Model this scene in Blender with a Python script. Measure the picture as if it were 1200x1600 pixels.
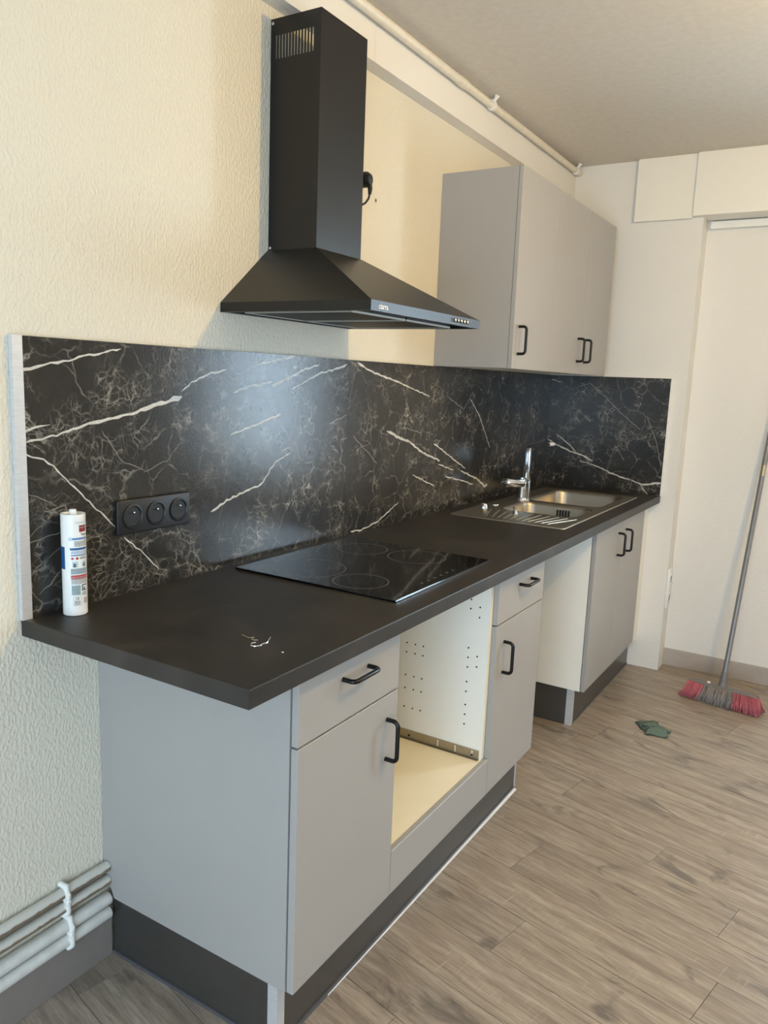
import bpy, bmesh, math, random
from mathutils import Vector, Matrix

for _o in list(bpy.data.objects):
    bpy.data.objects.remove(_o, do_unlink=True)
scene = bpy.context.scene
COL = scene.collection
random.seed(7)

# ------------------------------------------------------------------ camera
F_PX = 1215.27
YAW, PITCH, ROLL = 0.5442, 0.1688, 0.0394
CAM = Vector((1.4078, -0.9199, 1.3965))
fw = Vector((-math.sin(YAW)*math.cos(PITCH), math.cos(YAW)*math.cos(PITCH), -math.sin(PITCH)))
rt = fw.cross(Vector((0, 0, 1))).normalized()
up = rt.cross(fw)
r2 = rt*math.cos(ROLL) + up*math.sin(ROLL)
u2 = up*math.cos(ROLL) - rt*math.sin(ROLL)
camd = bpy.data.cameras.new('camera')
camd.sensor_fit = 'HORIZONTAL'
camd.sensor_width = 36.0
camd.lens = F_PX/1200*36.0
camd.clip_start = 0.05
cam = bpy.data.objects.new('camera', camd)
cam.matrix_world = Matrix(((r2.x, u2.x, -fw.x, CAM.x), (r2.y, u2.y, -fw.y, CAM.y), (r2.z, u2.z, -fw.z, CAM.z), (0, 0, 0, 1)))
COL.objects.link(cam)
scene.camera = cam

# ------------------------------------------------------------------ world, daylight, exposure
w = bpy.data.worlds.new('sky')
scene.world = w
w.use_nodes = True
w.node_tree.nodes['Background'].inputs[0].default_value = (0.80, 0.89, 1.0, 1)
w.node_tree.nodes['Background'].inputs[1].default_value = 1.0
scene.view_settings.view_transform = 'Standard'
scene.view_settings.look = 'None'
scene.view_settings.gamma = 1.0
scene.view_settings.use_curve_mapping = False
scene.view_settings.exposure = 0.0
scene.cycles.max_bounces = 7
scene.cycles.diffuse_bounces = 5
scene.cycles.glossy_bounces = 4

def area(name, loc, direction, sx, sy, power, col):
    l = bpy.data.lights.new(name, 'AREA')
    l.shape = 'RECTANGLE'
    l.size, l.size_y = sx, sy
    l.energy = power
    l.color = col
    o = bpy.data.objects.new(name, l)
    o.location = loc
    o.rotation_euler = Vector(direction).to_track_quat('-Z', 'Z').to_euler()
    COL.objects.link(o)
    return o
# daylight entering by the window in the far wall (right of the frame) and the glazed door behind the camera
area('daylight_far_window', (2.13, 3.49, 1.44), (0, -1, 0), 0.54, 1.38, 74, (0.62, 0.82, 1.0))
area('daylight_near_door', (1.9, -3.12, 1.06), (0, 1, 0), 1.88, 2.06, 124, (0.585, 0.80, 1.0))

# ------------------------------------------------------------------ measures (metres)
ZT, TH, D, L = 0.8878, 0.0358, 0.6072, 3.0095
ZS = 1.4528
YC, XP, XD, ZB = 0.1848, 0.5515, 0.5677, 0.1632
Y1, Y2, Y3, Y4, Y5 = 0.5643, 1.1312, 1.5104, 2.1021, 2.8917
ZSP, ZOV = 0.6953, 0.2764
HX, HY0, HY1 = 0.449, 0.5742, 1.1467
HZ0, HZ1, HZ2, HZ3 = 1.5472, 1.5705, 1.7225, 2.2878
CX1, CY0, CY1 = 0.1594, 0.7555, 0.9628
WX, WY0, WYM, WY1, WZ0, WZ1 = 0.3145, 1.725, 2.114, 2.8961, 1.4540, 2.1397
PX, PY, FY = 0.673, 3.0252, 3.1475
ZC = 2.4626
XR, YN = 3.9, -3.0          # right wall, near wall

# ------------------------------------------------------------------ material helpers
def lin(c):
    return tuple(((v/255.0)/12.92 if v <= 10 else (((v/255.0)+0.055)/1.055)**2.4) for v in c) + (1,)

class NT:
    def __init__(s, name):
        s.m = bpy.data.materials.new(name)
        s.m.use_nodes = True
        s.t = s.m.node_tree
        s.b = s.t.nodes['Principled BSDF']
    def n(s, kind, **kw):
        nd = s.t.nodes.new(kind)
        for k, v in kw.items():
            if k.startswith('i_'):
                nd.inputs[k[2:].replace('_', ' ')].default_value = v
            else:
                setattr(nd, k, v)
        return nd
    def l(s, a, b):
        s.t.links.new(a, b)
    def math(s, op, a, b=None, clamp=False):
        nd = s.n('ShaderNodeMath', operation=op, use_clamp=clamp)
        for i, v in enumerate((a, b)):
            if v is None: continue
            if isinstance(v, (int, float)): nd.inputs[i].default_value = v
            else: s.l(v, nd.inputs[i])
        return nd.outputs[0]
    def ramp(s, fac, stops):
        nd = s.n('ShaderNodeValToRGB')
        e = nd.color_ramp.elements
        while len(e) < len(stops): e.new(0.5)
        for i, (p, c) in enumerate(stops):
            e[i].position = p
            e[i].color = c if len(c) == 4 else tuple(c)+(1,)
        s.l(fac, nd.inputs[0])
        return nd.outputs[0]
    def mix(s, fac, a, b, blend='MIX'):
        nd = s.n('ShaderNodeMix', data_type='RGBA', blend_type=blend)
        for i, v in ((0, fac), (6, a), (7, b)):
            if isinstance(v, (int, float)): nd.inputs[i].default_value = v
            elif isinstance(v, tuple): nd.inputs[i].default_value = v
            else: s.l(v, nd.inputs[i])
        return nd.outputs[2]
    def coord(s, kind='Object', scale=(1, 1, 1)):
        tc = s.n('ShaderNodeTexCoord')
        mp = s.n('ShaderNodeMapping')
        mp.inputs['Scale'].default_value = scale
        s.l(tc.outputs[kind], mp.inputs[0])
        return mp.outputs[0]
    def noise(s, vec, scale, detail=3, rough=0.5, dist=0.0):
        nd = s.n('ShaderNodeTexNoise')
        nd.inputs['Scale'].default_value = scale
        nd.inputs['Detail'].default_value = detail
        nd.inputs['Roughness'].default_value = rough
        nd.inputs['Distortion'].default_value = dist
        s.l(vec, nd.inputs['Vector'])
        return nd
    def bump(s, h, strength, dist):
        nd = s.n('ShaderNodeBump')
        nd.inputs['Strength'].default_value = strength
        nd.inputs['Distance'].default_value = dist
        s.l(h, nd.inputs['Height'])
        s.l(nd.outputs[0], s.b.inputs['Normal'])

def plain(name, col, rough=0.5, metal=0.0, spec=0.5, var=0.04, scale=40.0, bump=0.0):
    """one colour with a slight procedural mottling"""
    k = NT(name)
    v = k.coord()
    f = k.noise(v, scale, 4).outputs[0]
    c = lin(col)
    lo = tuple(x*(1-var) for x in c[:3])+(1,)
    hi = tuple(min(1, x*(1+var)) for x in c[:3])+(1,)
    k.l(k.ramp(f, [(0.3, lo), (0.7, hi)]), k.b.inputs['Base Color'])
    k.b.inputs['Roughness'].default_value = rough
    k.b.inputs['Metallic'].default_value = metal
    k.b.inputs['Specular IOR Level'].default_value = spec
    if bump: k.bump(f, bump, 0.002)
    return k.m

def wall_mat(name, col, chip=0.5, scale=70.0):
    """painted woodchip paper: small soft lumps, a few larger chips"""
    k = NT(name)
    v = k.coord('Object', (1.0, 1.0, 0.62))
    n1 = k.noise(v, scale, 2, 0.4).outputs[0]
    n2 = k.noise(v, scale*0.45, 2, 0.5).outputs[0]
    n3 = k.noise(v, scale*2.6, 2, 0.5).outputs[0]
    lumps = k.ramp(n1, [(0.42, (0, 0, 0)), (0.66, (1, 1, 1))])
    chips = k.ramp(n2, [(0.60, (0, 0, 0)), (0.70, (1, 1, 1))])
    h = k.math('ADD', lumps, k.math('MULTIPLY', k.math('MULTIPLY', chips, n1), 1.2))
    h = k.math('ADD', h, k.math('MULTIPLY', n3, 0.35))
    c = lin(col)
    big = k.noise(v, 1.7, 4).outputs[0]
    k.l(k.ramp(big, [(0.3, tuple(x*0.965 for x in c[:3])), (0.7, c[:3])]), k.b.inputs['Base Color'])
    k.b.inputs['Roughness'].default_value = 0.62
    k.b.inputs['Specular IOR Level'].default_value = 0.35
    k.bump(h, chip, 0.003)
    return k.m

def marble_mat():
    k = NT('dark_marble_laminate')
    v = k.coord()
    d1 = k.noise(v, 5.0, 4, 0.55).outputs['Color']
    d2 = k.noise(v, 22.0, 4, 0.6).outputs['Color']
    vv = k.mix(0.15, v, d1, 'ADD')
    vv = k.mix(0.022, vv, d2, 'ADD')
    def cracks(scale, w, rnd=1.0):
        vo = k.n('ShaderNodeTexVoronoi', feature='DISTANCE_TO_EDGE')
        vo.inputs['Scale'].default_value = scale
        vo.inputs['Randomness'].default_value = rnd
        k.l(vv, vo.inputs['Vector'])
        return k.ramp(vo.outputs['Distance'], [(0.0, (1, 1, 1)), (w*0.35, (0.55, 0.55, 0.55)), (w, (0, 0, 0))])
    m1 = k.ramp(k.noise(v, 6.0, 3).outputs[0], [(0.36, (0.15, 0.15, 0.15)), (0.58, (1, 1, 1))])
    m2 = k.ramp(k.noise(v, 9.0, 3, 0.5, 0.5).outputs[0], [(0.46, (0, 0, 0)), (0.60, (1, 1, 1))])
    m3 = k.ramp(k.noise(v, 30.0, 3).outputs[0], [(0.35, (0.15, 0.15, 0.15)), (0.7, (1, 1, 1))])
    c1 = k.math('MULTIPLY', k.math('MULTIPLY', cracks(10.0, 0.026), m1), m3)
    c2 = k.math('MULTIPLY', k.math('MULTIPLY', cracks(25.0, 0.055), m2), m3)
    c3 = k.math('MULTIPLY', k.math('MULTIPLY', cracks(52.0, 0.085), m2), k.math('MULTIPLY', m3, 0.7))
    f = k.math('ADD', k.math('ADD', c1, c2), c3, clamp=True)
    base = k.ramp(k.noise(v, 7.0, 5, 0.6).outputs[0], [(0.3, lin((32, 31, 30))), (0.7, lin((50, 47, 43)))])
    veinc = k.ramp(k.noise(v, 12.0, 2).outputs[0], [(0.35, lin((108, 104, 96))), (0.7, lin((160, 155, 145)))])
    k.l(k.mix(f, base, veinc), k.b.inputs['Base Color'])
    k.b.inputs['Roughness'].default_value = 0.17
    k.b.inputs['Specular IOR Level'].default_value = 0.40
    k.bump(k.noise(v, 300.0, 2).outputs[0], 0.30, 0.001)
    return k.m

def wood_mat():
    k = NT('grey_oak_vinyl')
    oi = k.n('ShaderNodeObjectInfo')
    tc = k.n('ShaderNodeTexCoord')
    mp = k.n('ShaderNodeMapping')
    mp.inputs['Scale'].default_value = (1.0, 11.0, 1.0)
    cx = k.n('ShaderNodeCombineXYZ')
    r1 = k.math('MULTIPLY', oi.outputs['Random'], 37.0)
    r2_ = k.math('MULTIPLY', oi.outputs['Random'], 91.0)
    k.l(r1, cx.inputs[0]); k.l(r2_, cx.inputs[1])
    ad = k.n('ShaderNodeVectorMath', operation='ADD')
    k.l(tc.outputs['Object'], ad.inputs[0]); k.l(cx.outputs[0], ad.inputs[1])
    k.l(ad.outputs[0], mp.inputs[0])
    v = mp.outputs[0]
    g1 = k.noise(v, 3.0, 6, 0.6, 0.8).outputs[0]
    g2 = k.noise(v, 14.0, 6, 0.65, 0.4).outputs[0]
    mp2 = k.n('ShaderNodeMapping'); mp2.inputs['Scale'].default_value = (1.0, 2.6, 1.0)
    k.l(ad.outputs[0], mp2.inputs[0])
    kn = k.noise(mp2.outputs[0], 4.2, 4, 0.55, 1.2).outputs[0]
    mp3 = k.n('ShaderNodeMapping'); mp3.inputs['Scale'].default_value = (14.0, 1.2, 1.0)
    k.l(ad.outputs[0], mp3.inputs[0])
    saw = k.noise(mp3.outputs[0], 9.0, 3, 0.6).outputs[0]
    sawm = k.noise(mp2.outputs[0], 3.1, 3).outputs[0]
    c = k.ramp(g1, [(0.25, lin((122, 110, 100))), (0.5, lin((157, 144, 130))), (0.75, lin((182, 170, 156)))])
    c = k.mix(k.ramp(g2, [(0.44, (0.0, 0.0, 0.0)), (0.68, (0.62, 0.62, 0.62))]), c, lin((112, 101, 94)))
    c = k.mix(k.ramp(kn, [(0.585, (0, 0, 0)), (0.70, (0.72, 0.72, 0.72))]), c, lin((88, 82, 79)))
    s_ = k.math('MULTIPLY', k.ramp(saw, [(0.56, (0, 0, 0)), (0.66, (1, 1, 1))]), k.ramp(sawm, [(0.55, (0, 0, 0)), (0.66, (0.35, 0.35, 0.35))]))
    c = k.mix(s_, c, lin((192, 178, 160)))
    tone = k.n('ShaderNodeHueSaturation')
    k.l(k.math('ADD', k.math('MULTIPLY', oi.outputs['Random'], 0.12), 0.94), tone.inputs['Value'])
    k.l(c, tone.inputs['Color'])
    k.l(tone.outputs[0], k.b.inputs['Base Color'])
    k.l(k.math('ADD', k.math('MULTIPLY', g2, 0.15), 0.27), k.b.inputs['Roughness'])
    k.bump(g2, 0.08, 0.002)
    return k.m

def worktop_mat():
    k = NT('dark_slate_laminate')
    v = k.coord()
    n1 = k.noise(v, 4.5, 6, 0.62, 0.8).outputs[0]
    n2 = k.noise(v, 60.0, 4).outputs[0]
    c = k.ramp(n1, [(0.30, lin((33, 31, 30))), (0.52, lin((45, 42, 39))), (0.72, lin((64, 58, 53)))])
    c = k.mix(k.math('MULTIPLY', n2, 0.25), c, lin((38, 37, 37)))
    k.l(c, k.b.inputs['Base Color'])
    k.b.inputs['Roughness'].default_value = 0.48
    k.bump(k.noise(v, 260.0, 2).outputs[0], 0.08, 0.001)
    return k.m

def steel_mat(name, col, rough, stretch=(1, 1, 1), scale=60, metal=1.0):
    k = NT(name)
    v = k.coord('Object', stretch)
    n = k.noise(v, scale, 4, 0.6).outputs[0]
    c = lin(col)
    k.l(k.ramp(n, [(0.3, tuple(x*0.88 for x in c[:3])), (0.7, c[:3])]), k.b.inputs['Base Color'])
    k.b.inputs['Metallic'].default_value = metal
    k.l(k.math('ADD', k.math('MULTIPLY', n, 0.12), rough-0.06), k.b.inputs['Roughness'])
    return k.m

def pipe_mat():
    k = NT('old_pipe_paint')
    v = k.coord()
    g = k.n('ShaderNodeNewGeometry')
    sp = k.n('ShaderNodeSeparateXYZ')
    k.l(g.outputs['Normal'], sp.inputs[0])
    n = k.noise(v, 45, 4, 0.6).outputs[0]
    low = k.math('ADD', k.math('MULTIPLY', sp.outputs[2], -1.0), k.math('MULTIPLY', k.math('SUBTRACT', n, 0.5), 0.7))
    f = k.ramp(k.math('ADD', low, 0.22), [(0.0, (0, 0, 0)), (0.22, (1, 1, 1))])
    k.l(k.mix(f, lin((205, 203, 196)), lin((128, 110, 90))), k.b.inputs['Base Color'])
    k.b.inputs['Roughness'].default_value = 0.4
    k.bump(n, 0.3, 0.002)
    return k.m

M = {}
M['wall'] = wall_mat('cream_woodchip_paper', (223, 217, 202), 0.34, 150)
M['wall_far'] = wall_mat('pale_smooth_paper', (230, 226, 220), 0.16, 160)
M['ceiling'] = plain('ceiling_paint', (214, 206, 194), 0.85, bump=0.05)
M['box'] = plain('white_box_paint', (238, 234, 224), 0.6, var=0.006)
M['base_far'] = plain('taupe_skirting', (172, 162, 154), 0.5)
M['base_left'] = plain('grey_brown_skirting', (134, 126, 121), 0.45)
M['wood'] = wood_mat()
M['underlay'] = plain('dark_joint', (84, 74, 66), 0.9)
M['marble'] = marble_mat()
M['vein'] = plain('pale_marble_vein', (196, 192, 184), 0.35, var=0.12, scale=160)
M['vein2'] = plain('grey_marble_vein', (120, 116, 108), 0.35, var=0.12, scale=160)
M['worktop'] = worktop_mat()
M['alu'] = steel_mat('brushed_aluminium', (222, 224, 228), 0.32, (1, 1, 6), 50, 0.45)
M['grey'] = plain('matt_grey_front', (161, 158, 155), 0.42, var=0.012, scale=8)
M['white'] = plain('white_melamine', (240, 235, 224), 0.45, var=0.012, scale=8)
M['cream'] = plain('cream_board', (240, 230, 204), 0.45, var=0.02, scale=10)
M['gap'] = plain('dark_gap', (40, 38, 40), 0.8)
M['handle'] = plain('black_satin_metal', (22, 21, 22), 0.32, 0.4, var=0.1)
M['hood'] = plain('matt_black_steel', (19, 19, 19), 0.36, 0.15, var=0.05, scale=15)
M['hood_dark'] = plain('black_filter_mesh', (46, 44, 42), 0.45, 0.6, var=0.3, scale=400)
M['hood_trim'] = steel_mat('hood_filter_edge', (190, 186, 178), 0.5, metal=0.5)
M['print'] = plain('white_print', (225, 226, 226), 0.5)
M['plinth'] = steel_mat('dark_brushed_plinth', (104, 102, 99), 0.36, (1, 1, 10), 25, 0.75)
M['seal'] = plain('plinth_seal_glint', (226, 226, 232), 0.3)
M['seal_d'] = plain('grey_plinth_lip', (84, 83, 88), 0.35)
M['chrome'] = steel_mat('chrome', (225, 228, 232), 0.10)
M['steel'] = steel_mat('sink_steel', (192, 184, 170), 0.36, (1, 1, 1), 90)
M['rail'] = steel_mat('zinc_rail', (176, 168, 150), 0.42)
M['hobglass'] = plain('black_hob_glass', (8, 8, 9), 0.06, var=0.02)
M['ring'] = plain('grey_zone_print', (110, 110, 110), 0.25)
M['black'] = plain('black_plastic', (24, 25, 28), 0.45, var=0.05)
M['black2'] = plain('deep_black_plastic', (15, 16, 19), 0.5, var=0.05)
M['plastic'] = plain('white_plastic', (236, 236, 232), 0.35, var=0.02)
M['tube'] = plain('cartridge_plastic', (233, 233, 230), 0.38, var=0.03)
M['blue'] = plain('blue_print', (24, 84, 140), 0.45)
M['blue2'] = plain('light_blue_print', (96, 134, 186), 0.45)
M['red'] = plain('red_print', (176, 44, 48), 0.45)
M['dred'] = plain('dark_red_print', (128, 30, 30), 0.45)
M['ink'] = plain('grey_ink', (98, 96, 96), 0.5)
M['inkd'] = plain('black_ink', (34, 34, 36), 0.5)
M['pale'] = plain('pale_blue_print', (176, 200, 208), 0.5)
M['pink'] = plain('pink_print', (214, 130, 128), 0.5)
M['pipe'] = plain('white_pipe_paint', (214, 213, 208), 0.35, var=0.08, bump=0.3)
M['pipe_rust'] = pipe_mat()
M['pipe_cream'] = plain('cream_pipe_paint', (222, 214, 198), 0.4, var=0.05)
M['broom_pole'] = plain('grey_pole_paint', (128, 128, 130), 0.35, 0.3)
M['broom_block'] = plain('grey_broom_plastic', (112, 110, 110), 0.5)
M['bristle_g'] = plain('grey_bristle', (142, 136, 134), 0.6, var=0.25, scale=200)
M['bristle_r'] = plain('red_bristle', (186, 102, 114), 0.75, var=0.35, scale=200)
M['cloth'] = plain('green_microfibre', (132, 152, 140), 0.95, var=0.15, scale=120, bump=0.4)
M['bulb'] = plain('bulb_holder', (225, 224, 220), 0.4)

# ------------------------------------------------------------------ geometry helpers
WORLD = {}
def bm_box(bm, x0, x1, y0, y1, z0, z1, mi=0):
    vs = [bm.verts.new(p) for p in ((x0, y0, z0), (x1, y0, z0), (x1, y1, z0), (x0, y1, z0), (x0, y0, z1), (x1, y0, z1), (x1, y1, z1), (x0, y1, z1))]
    fs = []
    for q in ((0, 3, 2, 1), (4, 5, 6, 7), (0, 1, 5, 4), (1, 2, 6, 5), (2, 3, 7, 6), (3, 0, 4, 7)):
        f = bm.faces.new([vs[i] for i in q])
        f.material_index = mi
        fs.append(f)
    return vs, fs
def boxm(*bounds, bevel=0.0, seg=2):
    bm = bmesh.new()
    bm_box(bm, *bounds)
    if bevel:
        bmesh.ops.bevel(bm, geom=bm.edges[:], offset=bevel, segments=seg, affect='EDGES', profile=0.5)
    return bm
def boxes(*lst):
    bm = bmesh.new()
    for b in lst: bm_box(bm, *b)
    return bm
def frame_of(t):
    a = Vector((0, 0, 1)) if abs(t.z) < 0.9 else Vector((1, 0, 0))
    n = t.cross(a).normalized()
    return n, t.cross(n).normalized()
def bm_tube(bm, pts, rad, seg=12, cap=True, mi=0):
    pts = [Vector(p) for p in pts]
    rads = rad if isinstance(rad, (list, tuple)) else [rad]*len(pts)
    rings = []
    n = None
    for i, p in enumerate(pts):
        if i == 0: t = (pts[1]-p).normalized()
        elif i == len(pts)-1: t = (p-pts[i-1]).normalized()
        else: t = ((pts[i+1]-p).normalized()+(p-pts[i-1]).normalized()).normalized()
        if n is None: n, b = frame_of(t)
        else:
            n = (n - t*n.dot(t)).normalized()
            b = t.cross(n).normalized()
        rings.append([bm.verts.new(p+(n*math.cos(2*math.pi*j/seg)+b*math.sin(2*math.pi*j/seg))*rads[i]) for j in range(seg)])
    for a, c in zip(rings, rings[1:]):
        for j in range(seg):
            f = bm.faces.new((a[j], a[(j+1) % seg], c[(j+1) % seg], c[j]))
            f.smooth = True; f.material_index = mi
    if cap:
        for rg, rv in ((rings[0], True), (rings[-1], False)):
            f = bm.faces.new(rg[::-1] if rv else rg); f.material_index = mi
def tubem(pts, rad, seg=12, cap=True):
    bm = bmesh.new(); bm_tube(bm, pts, rad, seg, cap); return bm
def lathem(axis_o, axis_d, prof, seg=32, cap=True):
    """prof: list of (distance along axis, radius)"""
    bm = bmesh.new()
    o, t = Vector(axis_o), Vector(axis_d).normalized()
    n, b = frame_of(t)
    rings = []
    for h, r in prof:
        rings.append([bm.verts.new(o+t*h+(n*math.cos(2*math.pi*j/seg)+b*math.sin(2*math.pi*j/seg))*max(r, 1e-5)) for j in range(seg)])
    for a, c in zip(rings, rings[1:]):
        for j in range(seg):
            f = bm.faces.new((a[j], a[(j+1) % seg], c[(j+1) % seg], c[j]))
    if cap:
        bm.faces.new(rings[0][::-1]); bm.faces.new(rings[-1])
    return bm
def arc_pts(c, a, b, r, n=6):
    """quarter arc around c from direction a to direction b"""
    return [Vector(c)+(Vector(a)*math.cos(t)+Vector(b)*math.sin(t))*r for t in [i*math.pi/2/n for i in range(n+1)]]

def setp(o, label=None, cat=None, group=None, kind=None):
    if label: o['label'] = label
    if cat: o['category'] = cat
    if group: o['group'] = group
    if kind: o['kind'] = kind
    return o
def add(name, bm, mats, parent=None, smooth=None, **props):
    """link a bmesh given in world coordinates as one object whose origin sits at its base"""
    bmesh.ops.recalc_face_normals(bm, faces=bm.faces[:]) if props.pop('recalc', True) else None
    xs = [v.co for v in bm.verts]
    lo = Vector((min(c.x for c in xs), min(c.y for c in xs), min(c.z for c in xs)))
    hi = Vector((max(c.x for c in xs), max(c.y for c in xs), max(c.z for c in xs)))
    org = Vector(((lo.x+hi.x)/2, (lo.y+hi.y)/2, lo.z))
    for v in bm.verts: v.co -= org
    me = bpy.data.meshes.new(name)
    if smooth is not None:
        for f in bm.faces: f.smooth = True
        for e in bm.edges:
            if len(e.link_faces) == 2 and e.calc_face_angle(0) > smooth: e.smooth = False
    bm.to_mesh(me); bm.free()
    for m in (mats if isinstance(mats, (list, tuple)) else [mats]): me.materials.append(M[m])
    o = bpy.data.objects.new(name, me)
    COL.objects.link(o)
    base = Vector((0, 0, 0))
    if parent:
        o.parent = parent
        base = WORLD[parent]
    o.location = org-base
    WORLD[o] = org
    return setp(o, **props)
def thing(name, loc, label, cat, group=None):
    o = bpy.data.objects.new(name, None)
    o.empty_display_size = 0.05
    o.location = loc
    COL.objects.link(o)
    WORLD[o] = Vector(loc)
    return setp(o, label, cat, group)
def text_bm(s, size, depth=0.0004, bold=False):
    """flat lettering as a bmesh in the local xy plane, origin at its lower left"""
    cu = bpy.data.curves.new('lettering', 'FONT')
    cu.body = s; cu.size = size; cu.extrude = depth/2
    cu.resolution_u = 2
    if bold: cu.offset = size*0.012
    ob = bpy.data.objects.new('lettering', cu)
    COL.objects.link(ob)
    dg = bpy.context.evaluated_depsgraph_get()
    me = bpy.data.meshes.new_from_object(ob.evaluated_get(dg))
    bm = bmesh.new(); bm.from_mesh(me)
    bpy.data.objects.remove(ob, do_unlink=True); bpy.data.curves.remove(cu); bpy.data.meshes.remove(me)
    return bm
ANG = math.radians(35)

# ================================================================== THE ROOM
add('wall_left', boxes((-0.12, 0, YN-0.2, PY, 0, ZC)), 'wall', kind='structure', label='cream woodchip papered wall behind the hood and worktop')
OX0, OX1, OZ0, OZ = 1.85, 2.41, 0.74, 2.14
add('wall_far', boxes((-0.12, PX, PY, 3.53, 0, ZC), (PX, OX0, FY, 3.53, 0, ZC), (OX1, XR+0.12, FY, 3.53, 0, ZC), (OX0, OX1, FY, 3.53, OZ, ZC), (OX0, OX1, FY, 3.53, 0, OZ0)), 'wall_far', kind='structure', label='pale far wall with a pillar beside the sink')
NX0, NX1, NZ0, NZ1 = 0.95, 2.85, 0.0, 2.12
add('wall_near', boxes((0, NX0, YN-0.2, YN, 0, ZC), (NX1, XR, YN-0.2, YN, 0, ZC), (NX0, NX1, YN-0.2, YN, NZ1, ZC)), 'wall_far', kind='structure', label='pale wall with a window behind the viewer')
add('wall_right', boxes((XR, XR+0.12, YN-0.2, FY, 0, ZC)), 'wall_far', kind='structure', label='pale wall on the right')
add('ceiling', boxes((-0.12, XR+0.12, YN-0.2, 3.53, ZC, ZC+0.1)), 'ceiling', kind='structure', label='beige white plaster ceiling')

def window(name, x0, x1, z0, z1, y0, y1, label, mull):
    f = 0.055
    bs = [(x0, x0+f, y0, y1, z0, z1), (x1-f, x1, y0, y1, z0, z1), (x0+f, x1-f, y0, y1, z0, z0+f), (x0+f, x1-f, y0, y1, z1-f, z1)]
    if mull: bs.append(((x0+x1)/2-f/2, (x0+x1)/2+f/2, y0, y1, z0+f, z1-f))
    o = add(name, boxes(*bs), 'plastic', kind='structure', label=label)
    return o
window('window_1', OX0, OX1, OZ0, OZ, 3.41, 3.46, 'white framed window in the far wall', False)
window('window_2', NX0, NX1, NZ0, NZ1, YN-0.09, YN-0.04, 'white framed glazed door in the near wall', True)

# floor: base and separate vinyl planks laid at a slight angle
floor = add('floor', boxes((-0.12, XR+0.12, YN-0.2, 3.53, -0.06, -0.0035)), 'underlay', kind='structure', label='grey brown wood plank floor')
PA = math.radians(-12.5)
e1 = Vector((math.cos(PA), math.sin(PA))); e2 = Vector((-math.sin(PA), math.cos(PA)))
PW, PL = 0.159, 1.22
POLY = [(0, YN), (XR, YN), (XR, FY), (PX, FY), (PX, PY), (0, PY)]
def clip(poly, xa, xb, ya, yb):
    for ax, s, v in ((0, 1, xa), (0, -1, xb), (1, 1, ya), (1, -1, yb)):
        out = []
        for i, p in enumerate(poly):
            q = poly[(i+1) % len(poly)]
            dp, dq = s*(p[ax]-v), s*(q[ax]-v)
            if dp >= 0: out.append(p)
            if (dp < 0) != (dq < 0):
                t = dp/(dp-dq)
                out.append((p[0]+(q[0]-p[0])*t, p[1]+(q[1]-p[1])*t))
        poly = out
        if not poly: return []
    return poly
known = {0: 0.598, 1: 1.04, 2: 0.437, 4: 0.707, 5: 0.319}
V0 = 0.872
rr = random.Random(3)
G = 0.0007
for k in range(-30, 18):
    j0 = known.get(k, rr.uniform(0, PL))
    b0, b1 = V0+k*PW+G, V0+(k+1)*PW-G
    for i in range(-4, 5):
        a0, a1 = j0+i*PL+G, j0+(i+1)*PL-G
        quad = [tuple(e1*a+e2*b) for a, b in ((a0, b0), (a1, b0), (a1, b1), (a0, b1))]
        # the floor is an L: clip against its two rectangles and keep the larger piece
        best = clip(quad, 0.0, XR, YN, PY)
        other = clip(quad, PX, XR, YN, FY)
        def ar(p): return abs(sum(p[n][0]*p[(n+1) % len(p)][1]-p[(n+1) % len(p)][0]*p[n][1] for n in range(len(p))))/2 if len(p) > 2 else 0
        pl = other if ar(other) > ar(best)+1e-6 else best
        if ar(pl) < 4e-4: continue
        ca, cb = (a0+a1)/2, (b0+b1)/2
        cen = e1*ca+e2*cb
        loc = [((Vector(p)-cen).dot(e1), (Vector(p)-cen).dot(e2)) for p in pl]
        me = bpy.data.meshes.new('plank')
        n = len(loc)
        dz = 0.0
        vs = [(x, y, -0.0034) for x, y in loc]+[(x, y, dz-0.0003) for x, y in loc]
        ins = []
        cx = sum(p[0] for p in loc)/n; cy = sum(p[1] for p in loc)/n
        for x, y in loc:
            dx, dy = cx-x, cy-y
            ln = math.hypot(dx, dy) or 1
            ins.append((x+0.0006*(1 if dx > 0 else -1), y+0.0006*(1 if dy > 0 else -1), dz))
        vs += ins
        fs = [tuple(range(2*n, 3*n))]
        for i2 in range(n):
            j2 = (i2+1) % n
            fs += [(i2, j2, n+j2, n+i2), (n+i2, n+j2, 2*n+j2, 2*n+i2)]
        me.from_pydata(vs, [], fs)
        me.materials.append(M['wood'])
        o = bpy.data.objects.new('plank', me)
        COL.objects.link(o)
        o.parent = floor
        o.location = Vector((cen.x, cen.y, 0))-WORLD[floor]
        o.rotation_euler = (0, 0, PA)

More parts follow.
